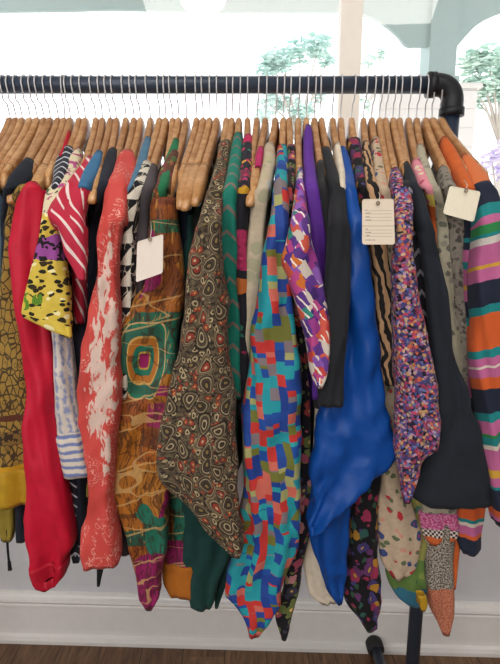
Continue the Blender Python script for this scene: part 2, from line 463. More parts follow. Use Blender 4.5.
def ethnic(P):
    m = M('orange_block_print', rough=.6); u, v = m.warp(.006, 26)
    y = lambda q: P.v(q)
    # bands from the hem upwards
    lo, hi = y(612), y(190)
    t = (v-lo)/(hi-lo)
    def T(q): return (y(q)-lo)/(hi-lo)
    bands = [(0, '#a01f5e'), (T(586), '#b5651f'), (T(563), '#a3561c'), (T(545), '#1f5a48'), (T(532), '#b06a22'), (T(520), '#7a4a1c'), (T(497), '#c07c2c'), (T(468), '#b5651f'),
             (T(450), '#7d4419'), (T(432), '#99215a'), (T(408), '#a8681e'), (T(398), '#9c1d62'), (T(384), '#1d7a62'), (T(332), '#1f6f55'), (T(315), '#b5671f'), (T(296), '#8d4c1e'), (T(232), '#1c6a4c'), (T(222), '#93501f'), (T(205), '#7d3f22')]
    col = m.ramp(t, bands)
    # vertical dashes of ink and paler thread across it
    s = m.noise(m.vec(u*2.2, v*.35), 120, 3, .4)
    col = m.mix(s.gt(.57)*.75, col, '#4a2614'); col = m.mix(s.lt(.37)*.7, col, '#d59a3f')
    # side blocks of other colours
    d, c, c2 = m.vor(m.vec(u, v*.8), 17, metric='CHEBYCHEV')
    blk = m.pal(c, ['#9c1d62', '#b8701f', '#1d7a62', '#a5581c', '#8a3a1c', '#c07c2c'])
    col = m.mix(c2.lt(.42), col, m.mix(s.gt(.55)*.6, blk, '#3a1c14'))
    # the squared spiral motif
    fu, fv = P.feat(143, 362)
    a = ((u-fu)/.034).abs(); b = ((v-fv)/.062).abs(); r = m.op('POWER', m.op('POWER', a, 5.0)+m.op('POWER', b, 5.0), .2)
    rings = m.ramp(r, [(0, '#a51f66'), (.2, '#c9a04a'), (.26, '#1d7a62'), (.42, '#c07628'), (.6, '#d9b060'), (.66, '#2a6a55'), (.9, '#17805f'), (.98, '#d9b27a')])
    col = m.mix(r.lt(1.02), col, rings)
    ln = None
    for q in (300, 326, 396, 428, 468, 498, 532, 563):
        g = (v-u*.25-y(q)).abs().lt(.0016); ln = g if ln is None else ln.max(g)
    ln = ln.max((m.noise(m.vec(u*.3, v), 16, 1) - .5).abs().lt(.006)); ln2 = (m.noise(m.vec(u, v*.5+3), 40, 2) - .5).abs().lt(.02)
    col = m.mix(ln2*.6, col, '#3a1f14')
    col = m.mix(m.noise(m.uvv, 45, 4)*.4, col, '#2a1610')
    return m.done(m.mix(ln*.6, col, '#c9a468'))
def mustard_print(P):
    m = M('mustard_vine_print'); u, v = m.warp(.006, 60)
    e = m.vor(m.vec(u*1.25, v*.8), 84, 'DISTANCE_TO_EDGE')
    d, c, c2 = m.vor(m.vec(u*1.25, v*.8), 84)
    col = m.mix(m.noise(m.uvv, 60, 3), '#82662a', '#a88842')
    col = m.mix(e.lt(.075), col, '#463722'); col = m.mix((d-.22).abs().lt(.035)*c.gt(.3), col, '#5b4526')
    yb = P.v(425); yc = P.v(452)
    dark = m.mix(m.noise(m.vec(u, v), 110, 3).gt(.5), '#7d6232', '#3b2c20')
    col = m.mix((v-P.v(440)).abs().lt(.012), col, dark); col = m.mix((v-P.v(418)).abs().lt(.005), col, '#57301f')
    return m.done(m.mix(v.lt(P.v(468)), col, m.mix(m.noise(m.uvv, 50, 2), '#a97d14', '#c79a22')))
def bw_triangles():
    m = M('black_cream_triangle_print'); u, v = m.warp(.004, 60)
    a = (u/.030+.62); b = (v/.032+a.floor()*.5); fa = a.fract(); fb = b.fract()
    tri = (fb+(m.noise(m.uvv, 120, 2)-.5)*.15).lt(fa*.95+.02)*fb.gt(.12)*fa.gt(.1)
    ln = (m.noise(m.vec(u, v*.7), 55, 1, 1.0)-.5).abs().lt(.02)
    col = m.mix(tri, '#17171c', '#d8d2c2'); return m.done(m.mix(ln*(1-tri*.6), col, '#b9b2a2'))
def geometric():
    m = M('purple_orange_geometric_print', rough=.6); u, v = m.warp(.010, 40)
    d, c, c2 = m.vor(m.vec(u*1.1+v*.55, v*.9-u*.5), 62, metric='CHEBYCHEV')
    col = m.pal(c, ['#56307e', '#b8488a', '#d0702c', '#c0423f', '#2f8a7c', '#623a90', '#cfc4b8', '#983a88', '#cf5a48', '#43286c', '#8a5ab0', '#5a3486'])
    w = m.wave(m.vec(u*.9+v*.6, v-u), 26, 2, 2)
    return m.done(m.mix(w.gt(.84)*c2.lt(.45), col, m.pal(c2, ['#f0e6da', '#43258a', '#2f9a88', '#d8489a'])))
def stripes(name, stops, P=None, noise_amt=.0015, slope=.0):
    """stops: (picture row where the stripe begins, colour), from top to bottom"""
    m = M(name, bump=.5, weave=600); u, v = m.uv()
    lo, hi = P.v(stops[-1][0]+30), P.v(stops[0][0]); vv = v + u*slope + (m.noise(m.uvv, 60, 2)-.5)*noise_amt
    t = (hi-vv)/(hi-lo)
    # two ramps, as one holds at most 32 colours
    st = [((hi-P.v(y))/(hi-lo), c) for y, c in stops]; st[0] = (0, stops[0][1])
    if len(st) <= 30: col = m.ramp(t, st)
    else:
        h = len(st)//2; col = m.mix(t.gt(st[h][0]), m.ramp(t, [(0, st[0][1])]+st[1:h]), m.ramp(t, [(0, st[h][1])]+st[h:]))
    return m.done(m.mix(m.noise(m.uvv, 420, 2)*.25, col, '#222228'))
def tri_print(P):
    m = M('yellow_black_violet_print'); u, v = m.warp(.012, 55)
    top = m.mix(m.noise(m.vec(u, v), 70, 3, 1).gt(.56), '#d9cfae', m.pal(m.noise(m.vec(u+3, v), 40, 1), ['#3d6a44', '#3d6a44', '#b34f86', '#2c2c24', '#c8b545']))
    yel = m.mix(m.noise(m.uvv, 80, 3), '#c9a92c', '#e3cf62')
    d, c, c2 = m.vor(m.vec(u*.8, v*1.4), 100)
    yel = m.mix(d.lt(.48)*c.gt(.3), yel, m.pal(c2, ['#1e1c17', '#2b261c', '#efe6b0', '#3a2e1c']))
    col = m.mix(v.lt(P.v(212)), top, yel)
    vio = m.mix(m.noise(m.vec(u, v), 60, 2).gt(.5), '#9a4f9c', '#1d1a1e')
    col = m.mix((v+(m.noise(m.uvv, 30, 2)-.5)*.02-P.v(250)).abs().lt(.017), col, vio)
    grn = m.noise(m.vec(u*2, v*.6), 90, 2).gt(.52)*(v-P.v(303)).abs().lt(.012)*u.lt(-.004)
    return m.done(m.mix(grn, col, '#5c8a2a'))
def slashes(name, base, mark, scale=16, thr=.80, dist=2.0, ang=.5):
    m = M(name, rough=.6); u, v = m.uv()
    w = m.wave(m.vec(u+v*ang, v*.25), scale, dist, 2); n = m.noise(m.vec(u, v*.5), 40, 2)
    return m.done(m.mix(w.gt(thr)*n.gt(.42), base, mark))
def eyelet(P):
    m = M('white_blue_embroidered_cotton'); u, v = m.uv()
    n = m.noise(m.vec(u*1.5, v), 100, 3); st = m.wave(m.vec(u, v), 26, 1.5, 2)
    col = m.mix(m.step(n*.8+st*.2, .46, .62), '#d9d4c8', '#8a96ba')
    band = m.wave(m.vec(v, u), 24, .8, 2); cuff = m.mix(m.step(band*.6+n*.5, .52, .72), '#d8d2c4', '#7686b6')
    return m.done(m.mix(v.lt(P.v(432)), col, cuff))
def diag(name, base, line, scale=14, thr=.86, ang=.8, dist=.6):
    m = M(name, rough=.65); u, v = m.uv()
    w = m.wave(m.vec(v+u.abs()*ang, u*.1), scale, dist, 2)
    return m.done(m.mix(w.gt(thr), m.mix(m.noise(m.uvv, 40, 2)*.3, base, '#000000'), line))
def two_tone(name, top, bottom, P, y):
    m = M(name, bump=.9, weave=350); u, v = m.uv()
    f = m.noise(m.uvv, 330, 3); a = m.mix(m.step(f, .42, .58), top[0], top[1]); b = m.mix(m.step(f, .42, .58), bottom[0], bottom[1])
    return m.done(m.mix(v.lt(P.v(y)), a, b))
def multi(name, cols, P, y):
    """swirled orange and pink above, greens and teal below"""
    m = M(name); u, v = m.warp(.02, 40)
    n = m.noise(m.vec(u, v), 34, 2, 1.5)
    return m.done(m.mix(v.lt(P.v(y)), m.pal(m.step(n, .28, .72), cols[0]), m.pal(m.step(n, .28, .72), cols[1])))
def sections(name, P, secs, scale=70):
    """secs: from top to bottom (picture row where it begins, colour, flecks)"""
    m = M(name); u, v = m.warp(.012, 60); d, c, c2 = m.vor(m.vec(u, v), scale); col = secs[0][1]
    for k, (y, base, fl) in enumerate(secs):
        s_ = m.mix(d.lt(.4)*c2.lt(.75), base, m.pal(c, fl)) if fl else m.mix(0.0, base, base)
        col = s_ if k == 0 else m.mix(v.lt(P.v(y)), col, s_)
    return m.done(col)
def knit_border(P):
    m = M('pink_checker_border', bump=.6, weave=500); u, v = m.uv()
    col = m.mix(m.noise(m.uvv, 230, 2).gt(.5), '#c0487c', '#d98ab0')
    ck = ((u/.0045).floor()+(v/.0045).floor())*.5
    col = m.mix(v.lt(P.v(530)), col, m.mix(ck.fract().gt(.25), '#e0d6c8', '#2a2430'))
    return m.done(m.mix(v.lt(P.v(537)), col, '#cc6430'))
# ------------------------------------------------------------------ garments, from the left end of the view to the right
L1, L2, L3, L4, L5 = .695, .728, .758, .780, .797
CHAR = solid('charcoal_jersey', '#202227'); CHAR2 = solid('charcoal_cotton', '#27272a')
BLACK = solid('black_cotton', '#15161a'); NAVYK = solid('navy_knit', '#1c222e', weave=300, bump=.6)
GREY = solid('faded_black_cotton', '#4d484b'); RED = solid('scarlet_satin', '#c21634', rough=.55, mott=.08, sheen=0)
SKY = solid('pale_blue_cotton', '#8fb2d0'); BLUE2 = solid('steel_blue_cotton', '#3f7199'); TEALB = solid('dusty_blue_cotton', '#4f7691')
PURPLE = solid('purple_crepe', '#5b2a92', rough=.65); ROYAL = solid('royal_blue_satin', '#0d4796', rough=.42, mott=.08, sheen=0)
DGREEN = solid('bottle_green_cloth', '#173f3a'); CREAMC = solid('cream_cotton', '#d9cdb9'); OLIVE = solid('olive_cloth', '#8a7a2c')
RUST = solid('rust_orange_knit', '#c8602a', bump=.6, weave=350); MUST = solid('mustard_satin', '#b08a1c', rough=.6)
MAG = solid('magenta_cloth', '#b52c64'); REDC = solid('red_cuff_satin', '#b4142e', rough=.6, sheen=0)

def one(name, label, cat, i, mat, rows, Df, t=.042, part='sleeve', body=None, hem=.75, neck=.5, extra=(), **kw):
    p = Piece(rows, Df, t)
    m = mat(p) if callable(mat) else mat
    b = body if body is not None else m
    d = dict(name=part, p=p, mat=m); d.update(kw)
    return garment(name, label, cat, i, b, [d]+list(extra), hem, neck)

one('blouse', 'pale blue blouse showing as a sliver at the left edge of the rack', 'blouse', 0, SKY, [(195,-36,-8),(215,-34,3),(240,-30,6),(270,-30,5),(283,-30,2),(287,-30,-2)], L5, hem=1.0)
p = Piece([(195,-24,-8),(240,-26,-10),(300,-20,-2),(400,-8,14),(500,-4,15),(530,0,15),(543,2,13)], L5, .03)
garment('tunic', 'olive tunic hanging below the mustard printed dress, with a dark tie', 'tunic', 1, OLIVE, [dict(name='side_panel', p=p, mat=OLIVE),
    dict(name='tie', p=Piece([(530,6,8.5),(548,6.5,8.5),(563,8,10),(571,8,12)], .80, .006), mat=BLACK, fold=0, label='dark cord tie')], hem=.72)
one('knit_top', 'navy knit top gathered on its hanger at far left, wooden end below it', 'top', 5, NAVYK, [(158,26,37),(166,18,37),(174,10,32),(182,8,22),(195,4,16),(240,4,18),(400,10,30),(500,16,27),(535,17,27),(543,18,26)], L5, .03, part='side_panel', hem=.74, wr=.0012)
p = Piece([(184,22,34),(195,15,33),(205,11,31),(225,8,24),(250,6,22),(280,3,26),(310,-3,30),(360,-6,34),(420,-6,38),(466,-6,40),(473,-6,36),(500,-5,34),(507,-4,33)], L4, .04)
mp = mustard_print(p)
garment('dress', 'mustard yellow vine-printed dress with a plain mustard hem band', 'dress', 8, mp, [dict(name='side_panel', p=p, mat=mp, subs=[('hem_band', 469, 507, MUST)])], hem=.76)
p = Piece([(181,32,43),(189,24,46),(200,19,46),(215,17,46),(250,14,45),(300,18,48),(330,20,52),(370,22,56),(395,26,57),(450,27,62),(500,29,68),(540,28,73),(553,31,74),(561,34,68),(566,34,67),(580,36,66),(588,41,62),(591,46,58)], L3, .046)
garment('blouse', 'scarlet long-sleeved satin blouse, its gathered cuff almost reaching the baseboard', 'blouse', 9, RED, [dict(name='sleeve', p=p, mat=RED, fold=.006, subs=[('cuff', 563, 591, REDC)]), dict(name='strap', p=Piece([(130,69,73),(138,67,71),(148,63,68),(155,60,65)], .80, .02), mat=RED)], hem=.72)
one('shirt', 'navy shirt with thin white stripes, only its bunched shoulder and grey hem showing', 'shirt', 10, diag('navy_white_pinstripe', '#232733', '#c9ccd4', 16, .9, .9, .8), [(145,63,76),(152,58,78),(162,55,76),(172,54,70),(185,52,64),(240,55,70),(400,60,74),(520,70,81),(555,71,82),(564,73,80)], L5, .03, hem=.72)
p = Piece([(148,76,84),(160,66,82),(175,56,77),(190,48,68),(205,45,65),(230,42,61),(260,36,66),(290,30,69),(312,24,71),(318,24,72),(326,42,72),(338,66,72)], L2, .038)
tp = tri_print(p)
garment('shirt', 'yellow, black and violet printed shirt with a wide short sleeve', 'shirt', 11, tp, [dict(name='sleeve', p=p, mat=tp)], hem=.78)
p = Piece([(155,86,96),(168,76,95),(180,66,92),(192,58,88),(204,50,84),(212,51,84),(222,60,85),(235,64,86),(255,68,86),(272,76,86),(282,80,85)], L1+.01, .04)
sl = slashes('red_white_slash_print', '#bb2340', '#e6d5d0', 17, .88, 2.6)
garment('blouse', 'crimson blouse with white slash marks and a folded short sleeve', 'blouse', 12, sl, [dict(name='sleeve', p=p, mat=sl),
    dict(name='side_panel', p=Piece([(215,72,86),(260,72,87),(300,74,86),(318,75,85),(324,76,84)], L4, .03), mat=sl)], hem=.80)
p = Piece([(296,56,68),(310,53,69),(330,53,70),(400,57,76),(432,59,83),(436,59,84),(460,62,88),(470,64,92),(477,66,90)], L4-.01, .036)
ey = eyelet(p)
garment('blouse', 'white cotton blouse embroidered in blue, striped cuff between the scarlet and coral sleeves', 'blouse', 14, ey, [dict(name='sleeve', p=p, mat=ey, subs=[('cuff', 434, 477, ey)])], hem=.8)
one('shirt', 'steel blue shirt whose shoulder sits between crimson slash print and black knit', 'shirt', 13, BLUE2, [(150,97,105),(158,91,104),(170,84,100),(180,80,94),(185,79,91),(188,80,90)], L5, .03, hem=.8)
one('cardigan', 'black knit cardigan with ribbed shoulder left of the coral blouse', 'cardigan', 15, NAVYK, [(148,108,119),(160,103,118),(175,99,114),(188,98,111),(205,97,105),(230,88,103),(260,76,100),(340,70,92),(420,66,90),(500,67,86),(538,68,86),(546,70,84)], L5, .04, body=BLACK, hem=.70, wr=.0014)
p = Piece([(149,123,135),(156,116,138),(166,111,138),(185,106,134),(205,103,129),(230,100,123),(260,97,120),(300,93,119),(350,86,120),(380,80,121),(400,79,120),(440,84,117),(470,87,113),(490,86,112),(520,86,112),(548,82,119),(564,81,122),(570,84,120)], L2, .05)
co = coral(p)
garment('blouse', 'coral blouse marbled with white blotches, long flared sleeve', 'blouse', 17, co, [dict(name='sleeve', p=p, mat=co, fold=.005)], hem=.74)
one('dress', 'black dress behind the coral blouse, its narrow tie dangling below the coral sleeve', 'dress', 18, BLACK, [(190,116,126),(300,110,122),(450,108,118),(540,99,108),(560,98,106)], L5+.01, .03, part='side_panel', hem=.72,
    extra=[dict(name='tie', p=Piece([(556,96,104),(570,97,104),(580,97,101),(587,97,100)], .80, .008), mat=BLACK, fold=0)])
one('shirt', 'dusty blue shirt showing only a short stretch of shoulder beside coral', 'shirt', 19, TEALB, [(136,145,153),(145,141,152),(160,137,148),(190,127,138),(300,118,132)], L5, .03, hem=.8)
one('blouse', 'black and cream blouse printed with hand-drawn triangles', 'blouse', 20, bw_triangles(), [(160,143,153),(170,138,152),(185,132,147),(200,125,142),(230,120,136),(270,118,136),(310,119,134),(332,118,130),(400,118,128)], L3, .04, hem=.72)
one('shirt', 'faded charcoal shirt between the triangle print and the orange dress', 'shirt', 21, GREY, [(163,151,159),(172,147,158),(185,143,157),(210,138,152),(240,135,149),(300,128,144),(400,122,138),(500,120,134),(545,121,134),(556,123,133)], L4, .034, hem=.70)
p = Piece([(150,171,180),(165,160,176),(180,156,172),(200,150,166),(260,148,160)], L4, .03)
ps = florals('brown_leaf_print', '#6a4030', ['#a0623c', '#50683c', '#8a3448'], 60)
garment('blouse', 'brown leaf-printed blouse tucked behind the orange dress, shoulder only', 'blouse', 22, ps, [dict(name='sleeve', p=p, mat=ps)], hem=.85)
one('top', 'top with a bottle green shoulder peeping out left of the exposed wooden hanger ends', 'top', 23, solid('emerald_shoulder', '#23704a'), [(138,173,181),(148,169,180),(160,163,176),(190,156,168),(300,150,164)], L5, .028, hem=.85)
p = Piece([(197,154,176),(204,151,177),(215,150,178),(250,150,182),(285,146,184),(305,128,184),(325,123,181),(345,121,178),(380,120,174),(420,119,171),(450,116,170),(475,112,170),(500,113,168),(520,124,170),(545,132,168),(575,135,166),(595,137,165),(605,143,158),(611,146,152)], L3, .05)
et = ethnic(p)
p2 = Piece([(440,160,186),(500,160,190),(540,158,196),(560,163,196),(564,164,195),(590,168,194),(597,172,192)], L3+.045, .03)
et2 = ethnic(p2)
garment('dress', 'orange, magenta and green block-printed dress with a squared spiral motif', 'dress', 24, et, [dict(name='sleeve', p=p, mat=et, fold=.006), dict(name='side_panel', p=p2, mat=et2, subs=[('hem_band', 563, 597, solid('ochre_hem', '#b0671f'))])], hem=.76)
one('jacket', 'midnight blue jacket in the dark gap left of the paisley blouse', 'jacket', 25, solid('midnight_blue', '#14202e'), [(200,178,192),(230,176,192),(300,172,190),(420,170,186)], L5, .03, hem=.78)
p = Piece([(215,184,194),(300,180,192),(420,182,210),(500,182,230),(530,184,232),(560,184,231),(585,186,216),(600,190,214),(609,194,213),(612,197,211)], L5, .034)
garment('skirt', 'bottle green skirt hanging low behind the paisley blouse', 'skirt', 26, DGREEN, [dict(name='side_panel', p=p, mat=DGREEN),
    dict(name='sash', p=Piece([(520,212,236),(550,214,233),(575,216,230),(595,215,223),(609,215,218)], .83, .012), mat=DGREEN, fold=.002)], hem=.72)
p = Piece([(139,218,231),(150,217,230),(165,213,228),(180,208,226),(200,203,222),(230,197,219),(260,192,222),(300,186,226),(350,177,229),(400,170,232),(440,163,236),(468,160,239),(482,161,240),(496,170,241),(515,188,242),(535,207,242),(550,222,242),(558,232,240)], L1, .05)
pa = paisley()
garment('blouse', 'brown paisley blouse with a wide batwing sleeve, tapering to a point', 'blouse', 29, pa, [dict(name='sleeve', p=p, mat=pa, fold=.006)], hem=.78)
tl = diag('teal_banded_cloth', '#12806e', '#7d6a62', 9, .93, .9, .8)
one('dress', 'emerald green dress with thin brown bands beside the paisley shoulder', 'dress', 31, tl, [(132,233,243),(140,231,243),(160,228,242),(180,224,239),(205,219,237),(230,217,237),(260,218,238),(300,226,240),(400,226,240)], L3, .04, hem=.8, wr=.0012)
p = Piece([(133,243,253),(150,241,253),(170,239,252),(200,236,249),(240,234,247),(280,236,247),(300,237,247),(420,236,248)], L3+.005, .036)
sx = sections('black_dress_print', p, [(130, '#c22c5c', None), (143, '#262630', ['#c23a5c', '#2f8a6c', '#d9a040', '#b0506c']), (168, '#7a2a48', ['#c2305c', '#38302c', '#2f7a5c']), (178, '#221f2a', ['#b53a66', '#1e1e26', '#4a2a4c']),
    (186, '#c99a2c', ['#d9a030', '#9a7428']), (193, '#1c1c24', None), (232, '#a82c58', ['#c23a6a', '#8a2248']), (272, '#1c1c24', None), (278, '#b5622c', None), (296, '#1c1c24', ['#8a2a4c', '#1c1c24', '#2f6a5c'])], 90)
garment('dress', 'black dress with magenta and yellow floral yoke right of the emerald dress', 'dress', 32, sx, [dict(name='sleeve', p=p, mat=sx, wr=.0012)], hem=.78)
one('top', 'magenta sleeveless top whose strap crosses a bare wooden hanger end', 'top', 34, MAG, [(146,257,264),(152,255,264),(160,254,262),(166,254,261)], L5, .03, part='strap', hem=.85, wr=.0014)
cf = florals('cream_faded_floral', '#cfc0a6', ['#b9a48c', '#a9b0b0', '#d8b09c', '#b8b08a'], 22, .3, '#a8a488', '#d8c8b0')
one('blouse', 'cream blouse with a faded floral print left of the patchwork check', 'blouse', 35, cf, [(142,264,275),(155,263,276),(170,260,273),(185,256,270),(200,252,268),(230,248,264),(260,245,263),(300,240,259),(340,238,254),(370,236,249),(395,236,247),(407,241,246)], L3+.01, .036, hem=.8)
p = Piece([(143,277,288),(155,276,289),(165,275,289),(180,272,289),(200,270,289),(230,268,288),(255,264,288),(290,258,290),(330,253,294),(370,248,297),(400,245,299),(450,242,300),(500,242,300),(545,240,298),(560,236,296),(575,230,290),(590,226,286),(603,226,282),(612,236,278),(625,245,268),(638,250,259)], L2, .05)
pw = patchwork()
garment('dress', 'teal, blue and red patchwork-check dress, the lowest-hanging garment at centre', 'dress', 36, pw, [dict(name='sleeve', p=p, mat=pw, fold=.007, wr=.0008)], hem=.78)
df = florals('black_meadow_print', '#1c1a22', ['#a04a5e', '#b59e7c', '#626e3a', '#9c3e3a', '#b57c7c', '#3c3a4c'], 50, .5, '#6f7a44', '#d9b060')
one('dress', 'black floral dress showing as a strip right of the patchwork check', 'dress', 37, df, [(143,287,295),(165,287,296),(190,287,293),(240,287,294),(300,290,304),(330,294,306),(400,297,308),(480,296,311),(540,290,310),(570,288,304),(600,284,299),(615,276,293),(628,276,290),(641,281,286)], L4, .036, part='side_panel', hem=.76)
p = Piece([(167,296,303),(180,295,304),(200,293,306),(215,291,309),(230,289,312),(245,285,315),(258,280,318),(266,280,320),(275,285,322),(290,291,325),(305,296,327),(320,300,329),(345,306,329),(365,310,328),(380,312,326),(389,315,322)], L1, .04)
ge = geometric()
garment('blouse', 'purple, orange and pink geometric blouse with a drooping short sleeve', 'blouse', 38, ge, [dict(name='sleeve', p=p, mat=ge)], hem=.78)
one('dress', 'plain purple dress with its shoulder pulled high on the hanger', 'dress', 39, PURPLE, [(124,304,311),(130,303,313),(150,303,314),(180,304,318),(210,306,322),(240,308,325),(300,312,326),(400,312,322)], L3, .036, hem=.88)
one('top', 'charcoal top, the narrower of two dark tops right of the purple dress', 'top', 40, CHAR2, [(160,316,323),(175,316,325),(195,317,328),(230,322,334),(300,322,336),(400,312,330),(409,312,328)], L3+.01, .036, hem=.8)
one('shirt', 'charcoal black long-sleeved shirt beside the royal blue blouse', 'shirt', 41, CHAR, [(146,321,330),(160,323,335),(175,326,340),(185,329,344),(200,329,346),(230,328,350),(270,326,349),(300,325,347),(350,321,344),(395,318,341),(408,319,340)], L1+.01, .045, hem=.8)
one('skirt', 'off-white skirt whose pale hem shows between black floral and royal blue', 'skirt', 42, CREAMC, [(142,333,340),(152,334,342),(170,337,345),(220,338,348),(300,326,336),(400,316,324),(470,312,322),(540,306,326),(570,304,331),(600,308,335),(606,318,335)], L5, .03, part='side_panel', hem=.72)
p = Piece([(146,336,346),(155,335,350),(168,338,352),(185,343,355),(230,346,362),(270,344,368),(300,343,372),(350,341,377),(390,331,380),(415,321,386),(440,316,393),(455,314,398),(461,313,395),(475,312,381),(490,311,366),(505,310,350),(520,309,334),(532,309,321),(538,309,314)], L2, .045)
pu = Piece([(400,324,352),(470,313,352),(505,311,351),(540,310,349),(560,314,347),(580,320,345),(595,329,344),(605,337,342)], L3, .04)
garment('blouse', 'royal blue satin blouse draped to a sharp side point', 'blouse', 43, ROYAL, [dict(name='sleeve', p=p, mat=ROYAL, fold=.0075), dict(name='side_panel', p=pu, mat=ROYAL, fold=.007)], hem=.78)
bf = florals('black_bright_floral', '#141317', ['#8f2c4c', '#a8782a', '#5c2f5e', '#86284a', '#2c5750', '#40366a'], 44, .5, '#2a4a38', '#b08a34')
one('dress', 'black dress scattered with pink, yellow and purple flowers, hem below the blue blouse', 'dress', 44, bf, [(137,347,360),(150,350,361),(165,353,363),(180,356,365),(200,357,367),(240,360,370),(320,366,378),(420,362,386),(470,352,382),(500,350,376),(560,347,378),(590,342,379),(602,343,379),(613,347,379),(622,356,380),(629,363,377),(633,367,372)], L4, .04, part='side_panel', hem=.72)
ze = zebra('tan_black_zebra_print', '#1c1a1a', '#b8926c', 24, 3.5)
one('blouse', 'tan and black zebra-striped blouse under the lined price tag', 'blouse', 45, ze, [(140,361,369),(155,361,372),(170,363,375),(200,366,380),(245,368,386),(280,371,391),(320,373,393),(360,373,396),(381,374,397),(386,376,396)], L3, .036, hem=.92)
p = Piece([(136,370,378),(145,370,380),(165,372,384),(198,376,390),(240,380,392),(330,380,394),(430,377,394),(480,378,400),(515,378,414),(540,378,421),(560,381,419),(574,384,414),(580,392,406)], L4, .036)
cr = florals('cream_scattered_flower_print', '#cdb79c', ['#b5303c', '#3c4a7c', '#4a3a34', '#c9907c'], 44, .36, '#5c6a4a', '#a8343c', density=.75)
garment('dress', 'cream dress with sparse red and blue flowers, its hem above the rack foot', 'dress', 46, cr, [dict(name='side_panel', p=p, mat=cr)], hem=.74)
p = Piece([(166,387,398),(175,388,402),(188,391,408),(200,393,412),(240,395,413),(270,393,416),(320,392,422),(370,394,430),(400,395,435),(435,394,438),(449,394,438),(457,395,428),(465,396,420),(480,397,416),(495,399,412),(504,403,409)], L1+.01, .045)
cn = confetti()
garment('sweater', 'multicoloured speckled knit sweater with a bell-shaped sleeve', 'sweater', 48, cn, [dict(name='sleeve', p=p, mat=cn)], hem=.9)
ch = diag('black_grey_chevron', '#1f2029', '#8d8a92', 10, .88, 1.3, .5)
one('shirt', 'black shirt with grey diagonal streaks beside the speckled sweater', 'shirt', 49, ch, [(180,398,410),(215,408,418),(250,411,422),(300,413,426),(340,418,429),(420,424,438)], L4, .034, hem=.9)
p = Piece([(161,401,408),(170,402,413),(185,407,418),(200,413,424),(220,416,429),(240,420,434),(270,425,440),(300,428,446),(350,432,456),(400,434,468),(440,426,479),(470,418,489),(490,411,494),(503,406,494),(509,420,492)], L2+.005, .045)
garment('jacket', 'plain charcoal navy jacket with a broad flared sleeve near the right end', 'jacket', 50, CHAR, [dict(name='sleeve', p=p, mat=solid('charcoal_navy_linen', '#1f252e', bump=.3))], hem=.84)
p = Piece([(158,410,419),(170,412,424),(185,419,430),(200,424,434),(230,429,439),(262,434,447),(300,440,451),(340,444,457),(420,440,462),(500,410,440),(560,388,424),(574,383,424),(590,388,424),(602,398,423),(609,408,420)], L5, .03)
sm = sections('pink_orange_swirl_print', p, [(150, '#d98a98', ['#e8b0b4', '#b5506a', '#d9c9a8']), (196, '#d9c45a', ['#d8708c', '#c9b84a']), (206, '#c9622c', ['#e0803c', '#d94a34', '#d9a04a']), (245, '#9aa03c', ['#c9b03c', '#6a8a3c', '#b54a3c']),
    (268, '#4a9aa0', ['#6ab0b8', '#3a8088']), (300, '#c9b03c', ['#d9c040', '#8aa03c']), (330, '#8a8a4a', ['#4a6a5a', '#b0a050']), (560, '#5c7a3c', ['#40603c', '#7a8a44']), (588, '#2f6a80', ['#3a8090', '#245868', '#c9a030'])], 60)
garment('dress', 'pink, orange and lime swirl-print dress whose green and blue hem overlaps the rack post', 'dress', 51, sm, [dict(name='side_panel', p=p, mat=sm),
    dict(name='tassel', p=Piece([(596,416,424),(601,417,427),(609,419,427),(612,421,425)], .755, .02), mat=MUST, fold=.001, label='yellow tassel')], hem=.76)
cg = florals('ecru_branch_print', '#b9b39c', ['#8a8a7c', '#a09a88'], 40, .25, '#6a6a60', '#8a8474')
p = Piece([(144,414,422),(155,415,426),(175,420,433),(200,430,442),(240,436,448),(400,448,466),(500,424,456),(516,421,456),(530,421,457),(540,423,456),(545,430,440)], L5-.008, .03)
garment('blouse', 'ecru branch-print blouse with a pink patterned knit border at the hem', 'blouse', 52, cg, [dict(name='sleeve', p=p, mat=cg, subs=[('hem_band', 512, 546, knit_border(p))])], hem=.78)
sn = florals('grey_snakeskin_print', '#90887c', ['#5a554e', '#77716a', '#4a4642'], 75, .36, '#5a5650', '#a39a8c')
p = Piece([(166,436,446),(175,438,450),(190,441,456),(215,444,462),(240,446,465),(300,448,468),(350,452,470),(400,456,472),(470,440,470),(520,424,456),(540,422,452),(565,423,450),(590,425,450),(615,432,450),(630,440,449),(636,443,448)], L5-.004, .03)
tw = two_tone('grey_tweed_rust', ('#3c3733', '#b3aa9c'), ('#a0563c', '#c98468'), p, 586)
garment('dress', 'grey snakeskin and tweed dress ending in a rust-coloured point', 'dress', 53, sn, [dict(name='side_panel', p=p, mat=sn, subs=[('tweed_hem', 520, 636, tw)])], hem=.78)
one('cardigan', 'rust orange knit cardigan partly behind the blank cream price tag', 'cardigan', 54, RUST, [(136,438,445),(145,440,453),(160,448,463),(175,455,470),(190,462,474),(240,462,476),(400,462,476),(520,450,462),(575,450,457),(590,450,455)], L5+.004, .028, hem=.8)
rows = [(153,458,467),(160,461,475),(170,465,484),(180,468,490),(190,471,494),(205,474,500),(225,474,502),(250,473,503),(300,471,505),(350,471,507),(400,478,508),(450,482,510),(500,486,511),(524,488,511),(527,490,510)]
p = Piece(rows, L2, .05)
NV, TL, PK, GN, WH, YL, OR, CRM = '#20283c', '#1c8a8c', '#c76a9c', '#2f8a4c', '#d9d4cc', '#d9a83c', '#d9622c', '#e3d8c8'
st = [(150,'#e07a44'),(181,NV),(201,TL),(212,PK),(222,GN),(229,TL),(234,WH),(240,PK),(262,YL),(267,PK),(276,NV),(300,TL),(310,OR),(345,TL),(354,PK),(362,CRM),(366,PK),(376,OR),(386,NV),(412,TL),(419,PK),(430,GN),(436,TL),(441,CRM),(446,PK),(468,YL),(473,PK),(481,TL),(486,NV),(500,NV),(505,OR),(514,PK),(519,NV)]
